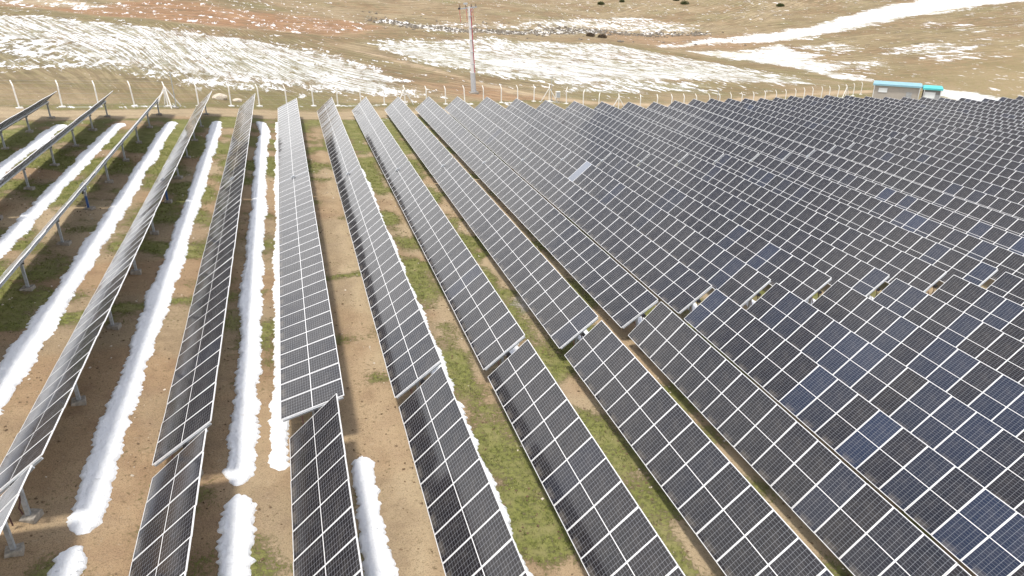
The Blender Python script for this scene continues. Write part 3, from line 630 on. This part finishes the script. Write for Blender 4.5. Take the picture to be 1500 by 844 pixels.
for i, (x, y) in enumerate(FENCE):
    a = FENCE[max(i - 1, 0)]; b = FENCE[min(i + 1, len(FENCE) - 1)]; ang = math.atan2(b[1] - a[1], b[0] - a[0]); g = float(ground_z(x, y))
    p = inst('fence_post', ME_FP, fence, Vector((x, y, g)) - fb, (random.gauss(0, .02), random.gauss(0, .02), ang)); inst('post_pad', ME_FPAD, p, (0, 0, 0))
    tops.append((x, y, g, ang))
for hz in (.25, .75, 1.25, 1.75, 2.15, 2.38):
    mb = MB()
    mb.tube([Vector((x, y, g + hz)) + Vector((-math.sin(a), math.cos(a), 0))*(max(0, hz - 1.9)*.6) - fb for x, y, g, a in tops], .0035, 4, cap=False)
    mb.build('fence_wire', M_RAIL, fence)
for i in (9, 18, 26, 30, 50):
    x, y, g, a = tops[i]; d = Vector((math.cos(a), math.sin(a), 0)); nrm = Vector((-d.y, d.x, 0)); c = Vector((x, y, g)) - fb
    for v in ((d*1.25), (d*-1.25)) + ((nrm*-.9, nrm*.9) if i == 9 else ()):
        mb = MB(); mb.bar(c + Vector((0, 0, 1.95)), c + v + Vector((0, 0, -.1)), .10); mb.build('brace_strut', M_WHITE, fence)
# camera masts
def mast(x, y, h, label):
    g = float(ground_z(x, y)); r = empty('camera_mast', (x, y, g))
    mb = MB(); mb.tube([(0, 0, -.2), (0, 0, h)], .045, 8, .035); mb.build('pole', M_STEEL, r)
    mb = MB(); mb.bar((0, 0, h - .12), (.28, -.05, h - .12), .05); mb.build('arm', M_STEEL, r)
    mb = MB(); mb.box((.34, -.08, h - .14), (.24, .13, .12)); mb.build('camera_housing', M_WHITE, r)
    mb = MB(); mb.box((0, 0, .03), (.4, .4, .16)); mb.build('footing', M_CONC, r)
    tag(r, label, 'mast', 'thin camera masts along the fence')
mast(-11.3, 80.2, 3.6, 'thin grey mast beside the braced fence post at left')
mast(37.2, 103.9, 3.5, 'thin mast beside the white cabinet at the fence corner')
mast(62.5, 99.0, 3.2, 'thin mast among the fence posts right of centre')
cabx, caby = 37.6, 102.2; g = float(ground_z(cabx, caby)); cab = empty('fence_cabinet', (cabx, caby, g))
mb = MB(); mb.box((0, 0, 1.15), (.62, .35, .85)); mb.build('housing', M_WHITE, cab)
mb = MB(); mb.box((0, 0, 1.60), (.70, .43, .05)); mb.build('lid', M_WHITE, cab)
mb = MB(); mb.box((0, -.185, 1.15), (.52, .02, .72)); mb.build('door', M_RAIL, cab)
mb = MB(); mb.box((-.2, 0, .35), (.06, .06, .76)); mb.box((.2, 0, .35), (.06, .06, .76)); mb.build('stand', M_STEEL, cab)
tag(cab, 'small white cabinet on legs by the fence corner', 'cabinet')

# ------------------------------------------------------------------ power pole
px, py = 26.25, 107.97; g = float(ground_z(px, py)); pole = empty('power_pole', (px, py, g)); pole.rotation_euler = (0, -.035, 0)
tag(pole, 'tall white concrete power pole with cross arm and red cable beyond the fence', 'power pole')
M_POLE = simple('pole_concrete', (.60, .59, .58), .9, 0, .08, 2, .2, .2); M_RED = simple('red_cable', (.42, .05, .07), .5, 0, .15, 4)
M_GREYP = simple('pole_sleeve', (.40, .41, .42), .85, 0, .1, 3); M_CER = simple('brown_ceramic', (.10, .06, .05), .3, 0, .2, 5)
def taper(w0, w1, z0, z1, off=(0, 0)):
    V = []; 
    for z, w in ((z0, w0), (z1, w1)):
        for a in range(8):
            t = math.pi/8 + a*math.pi/4; V.append((off[0] + w*math.cos(t), off[1] + w*math.sin(t), z))
    F = [(j, (j + 1) % 8, 8 + (j + 1) % 8, 8 + j) for j in range(8)] + [tuple(range(8, 16)), tuple(reversed(range(8)))]
    m = MB(); m.add(V, F); return m
taper(.27, .16, 2.9, 12.2).build('shaft', M_POLE, pole); taper(.40, .36, -.3, 3.0).build('base_sleeve', M_GREYP, pole)
mb = MB(); mb.box((0, 0, .08), (1.3, 1.2, .25)); mb.build('footing', M_CONC, pole)
mb = MB(); mb.tube([(.30, -.06, 2.9), (.28, -.06, 6), (.24, -.05, 9), (.22, -.04, 11.9)], .07, 8); mb.build('cable_riser', M_RED, pole)
for z in (4.2, 5.9, 7.6, 9.3, 10.9):
    mb = MB(); mb.box((.08, -.03, z), (.50, .42, .07)); mb.build('cable_clamp', M_STEEL, pole)
mb = MB(); mb.bar((-1.5, 0, 11.95), (1.15, 0, 12.1), .16, .16); mb.build('cross_arm', M_STEEL, pole)
mb = MB(); mb.bar((-.75, -.05, 12.15), (.0, -.05, 11.2), .07, .07); mb.bar((.75, -.05, 12.1), (.0, -.05, 11.2), .07, .07); mb.build('arm_brace', M_STEEL, pole)
for x in (-1.35, -.45, .35, 1.0):
    mb = MB()
    for j in range(4): mb.tube([(x, 0, 12.12 + j*.11), (x, 0, 12.20 + j*.11)], .10 - .012*j, 8)
    mb.build('insulator', M_CER, pole)
for x in (-1.42, -.45, .5):
    mb = MB(); mb.tube([(x, -.12, 12.0), (x - .03, -.2, 11.4), (x + .02, -.15, 10.6), (x + .03, -.12, 10.2)], .03, 6); mb.build('jumper_cable', M_RED, pole)
mb = MB(); mb.box((-.5, .0, 12.62), (.55, .3, .22)); mb.build('switch_gear', M_RAIL, pole)
mb = MB(); mb.tube([(-1.65, -.1, 12.0), (-1.35, -.1, 12.0)], .13, 8); mb.build('surge_arrester', M_BLACK, pole)

# ------------------------------------------------------------------ kiosks
M_WALL = simple('kiosk_render', (.36, .335, .30), .9, 0, .05, 1.5, .1); M_WALL2 = simple('kiosk_grey_render', (.22, .215, .21), .9, 0, .05, 1.5, .1)
M_ROOF = simple('turquoise_sheet', (.21, .38, .45), .45, 0, .06, 1.2); M_ROOF2 = simple('green_turquoise_sheet', (.08, .44, .45), .45, 0, .06, 1.2)
M_PANEL = simple('white_panel', (.72, .76, .77), .5, 0, .03, 2)
def kiosk(name, a, b, depth, hw, hr, wall, roof, label, win):
    a = Vector(a); b = Vector(b); d = b - a; L = d.length; ang = math.atan2(d.y, d.x); m = (a + b)/2; g = min(float(ground_z(a.x, a.y)), float(ground_z(b.x, b.y)))
    r = empty(name, (m.x, m.y, g)); r.rotation_euler = (0, 0, ang)
    mb = MB(); mb.box((0, depth/2, hw/2 - .3), (L, depth, hw + .6)); mb.build('wall', wall, r)
    mb = MB(); y0, y1, x = -.35, depth + .35, L/2 + .22
    V = [(-x, y0, hw + .004), (x, y0, hw + .004), (x, y1, hw + .004), (-x, y1, hw + .004), (-x, y0, hw + hr*.62), (x, y0, hw + hr*.62), (x, y1, hw + hr*.62), (-x, y1, hw + hr*.62), (-x + .3, depth/2, hw + hr*1.25), (x - .3, depth/2, hw + hr*1.25)]
    mb.add(V, [(3,2,1,0), (0,1,5,4), (1,2,6,5), (2,3,7,6), (3,0,4,7), (4,5,9,8), (6,7,8,9), (5,6,9), (7,4,8)]); rf = mb.build('roof', roof, r)
    for s in (-1, 1):
        mb = MB(); mb.box((s*(L/2 - .1), -.36, hw*.5), (.08, .08, hw)); mb.build('downpipe', M_PANEL, r)
    x0, x1, z0, z1 = win
    mb = MB(); mb.box(((x0 + x1)/2, -.03, (z0 + z1)/2), (x1 - x0, .05, z1 - z0)); wp = mb.build('window_panel', M_PANEL, r)
    mb = MB()
    for xx in (x0, x1): mb.box((xx, -.045, (z0 + z1)/2), (.06, .07, z1 - z0 + .06))
    for zz in (z0, z1): mb.box(((x0 + x1)/2, -.050, zz), (x1 - x0 - .07, .06, .06))
    mb.build('frame', M_RAIL, wp)
    mb = MB(); mb.box((L*.28, -.02, 1.0), (.95, .05, 2.05)); dr = mb.build('door', M_STEEL, r)
    mb = MB(); mb.box((L*.28 + .36, -.07, 1.0), (.12, .05, .04)); mb.build('handle', M_BLACK, dr)
    return tag(r, label, 'kiosk')
kiosk('kiosk', (104.3, 113.0), (109.9, 107.7), 3.2, 2.95, .50, M_WALL, M_ROOF, 'long low beige kiosk with light blue roof behind the far right rows', (-3.0, -1.5, 1.75, 2.55))
kiosk('kiosk', (110.2, 107.2), (112.3, 105.3), 2.6, 2.85, .50, M_WALL2, M_ROOF2, 'small grey kiosk with turquoise roof right of the long beige one', (-1.2, .55, 1.35, 2.45))

# ------------------------------------------------------------------ bushes, boulders, scattered stones, grass
def leaf_mat(name, a, b):
    m, n, bs = new_mat(name); oi = node(n, 'ShaderNodeNewGeometry'); f = noise_node(n, oi.outputs['Position'], 3.5, 4)
    n.links.new(mixc(n, maprange(n, f, .3, .7), a, b), bs.inputs['Base Color']); setin(bs, {'Roughness': .9, 'Specular IOR Level': .2}); return m
M_LEAF = leaf_mat('bush_leaf', (.030, .040, .014), (.075, .085, .03)); M_TWIG = simple('twig', (.10, .075, .05), .9, 0, .2, 5); M_BRUSH = leaf_mat('brown_brush', (.06, .045, .03), (.12, .09, .06))
def leaves(c, rad, n, size, seed, flat=.7):
    r = np.random.default_rng(seed); d = r.normal(size=(n, 3)); d /= np.linalg.norm(d, axis=1)[:, None]
    lob = .72 + .5*fbm(d[:, 0]*2 + seed, d[:, 1]*2 + d[:, 2]*2, 3, seed); q = d*(r.random((n, 1))**.4)*lob[:, None]*rad; q[:, 2] = np.abs(q[:, 2])*flat
    a = r.normal(size=(n, 3)); a /= np.linalg.norm(a, axis=1)[:, None]; b = np.cross(a, r.normal(size=(n, 3))); b /= np.linalg.norm(b, axis=1)[:, None]; s = size*(.6 + .8*r.random((n, 1)))
    V = np.concatenate([q - a*s, q + b*s*.5, q + a*s, q - b*s*.5], 1).reshape(-1, 3) + np.array(c)
    return V, np.arange(4*n).reshape(-1, 4)
for i, (x, y, rad, mat, lab) in enumerate([(136.6, 319.0, 2.3, 0, 'dark round bush on the tan hillside, left one of the pair at the top edge'), (148.4, 322.5, 1.7, 0, 'small dark bush on the tan hillside, right one of the pair at the top edge'), (170.8, 305.5, 2.6, 0, 'wide dark bush at the top edge right of centre'), (173.3, 318, 1.9, 0, 'dark bush cut by the top edge just above the wide one'), (198.5, 275.5, 2.2, 0, 'dark bush on the hillside above the diagonal snow slope'), (88.4, 213.2, 1.8, 1, 'brown bare bush on the bank, left of two'), (91.2, 210.6, 1.9, 1, 'brown bare bush on the bank, right of two')]):
    g = float(ground_z(x, y) + relief(np.array([x]), np.array([y]))[0]); rad *= .8; b = empty('bush', (x, y, g)); V, F = leaves((0, 0, .1), rad, 900, .17, 60 + i)
    o = np_mesh('crown', V, F, (M_LEAF, M_BRUSH)[mat]); o.parent = b
    mb = MB()
    for j in range(7):
        a = j*.9; mb.tube([(0, 0, -.2), (math.cos(a)*rad*.3, math.sin(a)*rad*.3, rad*.35), (math.cos(a)*rad*.6, math.sin(a)*rad*.6, rad*.55)], .07, 5, .02)
    mb.build('stem', M_TWIG, b); tag(b, lab, 'bush', 'bushes on the far hillside')
def rock_mesh(seed, mat, sub=2):
    import bmesh
    bm = bmesh.new(); bmesh.ops.create_icosphere(bm, subdivisions=sub, radius=1)
    for v in bm.verts:
        c = v.co; v.co = c*(.72 + .55*float(fbm(np.array([c.x*1.3 + seed]), np.array([c.y*1.3 + c.z*1.7]), 3, seed)[0]))
    me = bpy.data.meshes.new('boulder'); bm.to_mesh(me); bm.free(); me.materials.append(mat); return me
for x, y, s, lab in [(-7.7, 87.6, (.85, .5, .45), 'larger pale boulder just beyond the fence at left'), (-5.9, 87.4, (.5, .35, .25), 'smaller pale boulder beside the larger one beyond the fence')]:
    o = bpy.data.objects.new('boulder', rock_mesh(int(-x*10), M_STONE)); COL.objects.link(o); o.location = (x, y, float(ground_z(x, y)) + s[2]*.35); o.scale = s; tag(o, lab, 'boulder')
# little stones lying about: too many to count
def scatter(n, xr, yr, seed, dens):
    r = np.random.default_rng(seed); X = r.uniform(*xr, n); Y = r.uniform(*yr, n); keep = r.random(n) < dens(X, Y); return X[keep], Y[keep], r
def stones(name, X, Y, r, smin, smax, mat):
    n = len(X); s = smin + (smax - smin)*r.random(n)**3
    base = np.array([(1, 0, 0), (-1, 0, 0), (0, 1, 0), (0, -1, 0), (0, 0, 1), (0, 0, -1)], float); tri = np.array([(0,2,4), (2,1,4), (1,3,4), (3,0,4), (2,0,5), (1,2,5), (3,1,5), (0,3,5)])
    V = (base[None]*(.6 + .7*r.random((n, 6, 1))) + r.normal(0, .18, (n, 6, 3)))*s[:, None, None]; V[:, :, 2] *= .65
    a = r.random(n)*6.28; ca, sa = np.cos(a)[:, None], np.sin(a)[:, None]
    x = V[:, :, 0]*ca - V[:, :, 1]*sa; y = V[:, :, 0]*sa + V[:, :, 1]*ca
    P = np.stack([x + X[:, None], y + Y[:, None], V[:, :, 2] + (ground_z(X, Y) + s*.2)[:, None]], 2).reshape(-1, 3)
    F = (tri[None] + (np.arange(n)*6)[:, None, None]).reshape(-1, 3)
    return np_mesh(name, P, F, mat)
X, Y, r = scatter(9000, (-24, 34), (11, 82), 5, lambda X, Y: .75*sst(fbm(X*.3, Y*.3, 3, 81), .42, .62))
tag(stones('pebbles', X, Y, r, .012, .075, M_STONE), 'small pale stones scattered over the bare soil between the rows', 'stones', kind='stuff')
M_CLOD = simple('soil_clod', (.15, .105, .065), .95, 0, .3, 4, .3, .1)
X, Y, r = scatter(26000, (-22, 22), (11, 60), 15, lambda X, Y: .15 + .7*sst(fbm(X*.5, Y*.5, 3, 83), .45, .65))
tag(stones('soil_clods', X, Y, r, .012, .065, M_CLOD), 'brown clods of earth strewn over the soil between the rows', 'soil', kind='stuff')
M_DARKSTONE = simple('weathered_stone', (.16, .14, .115), .95, 0, .35, 2, .3, .2)
X, Y, r = scatter(9000, (20, 150), (198, 245), 6, lambda X, Y: (1 - sst(poly_sd(X, Y, FIELDS['stream_stones']), -1, 2))*.8 + .02)
gz = ground_z; hz2 = lambda X, Y: T(X, Y)
o = stones('stream_stones', X, Y, r, .12, .65, M_DARKSTONE); o.location.z = 0
for_off = relief(X, Y)
co = np.empty(len(o.data.vertices)*3, np.float32); o.data.vertices.foreach_get('co', co); co = co.reshape(-1, 3); co[:, 2] += np.repeat(for_off, 6); o.data.vertices.foreach_set('co', co.ravel()); o.data.update()
tag(o, 'dark stones and scrub along the stream bed at the foot of the hill', 'stones', kind='stuff')
# grass blades
def tufts(X, Y, r, nb, hmin, hmax):
    n = len(X); V = []; 
    a = r.random((n, nb))*6.283; h = hmin + (hmax - hmin)*r.random((n, nb)); ox = r.normal(0, .05, (n, nb)); oy = r.normal(0, .05, (n, nb)); w = .006 + .008*r.random((n, nb))
    g = ground_z(X, Y)[:, None]; bx = X[:, None] + ox; by = Y[:, None] + oy; lean = .5 + .6*r.random((n, nb))
    p1 = np.stack([bx - np.sin(a)*w, by + np.cos(a)*w, g - .01 + 0*bx], 2); p2 = np.stack([bx + np.sin(a)*w, by - np.cos(a)*w, g - .01 + 0*bx], 2); p3 = np.stack([bx + np.cos(a)*h*lean, by + np.sin(a)*h*lean, g + h], 2)
    return np.stack([p1, p2, p3], 2).reshape(-1, 3)
M_GRASS = leaf_mat('grass_blade', (.065, .088, .017), (.18, .19, .05))
def gdens(X, Y):
    G = covers(X, Y)[0]; return np.clip(G*1.1 - .25, 0, 1)
X, Y, r = scatter(80000, (-24, 32), (11, 64), 9, gdens)
V = tufts(X, Y, r, 6, .03, .11)
tag(np_mesh('grass', V, np.arange(len(V)).reshape(-1, 3), M_GRASS), 'short green grass growing in patches between the rows', 'grass', kind='stuff')
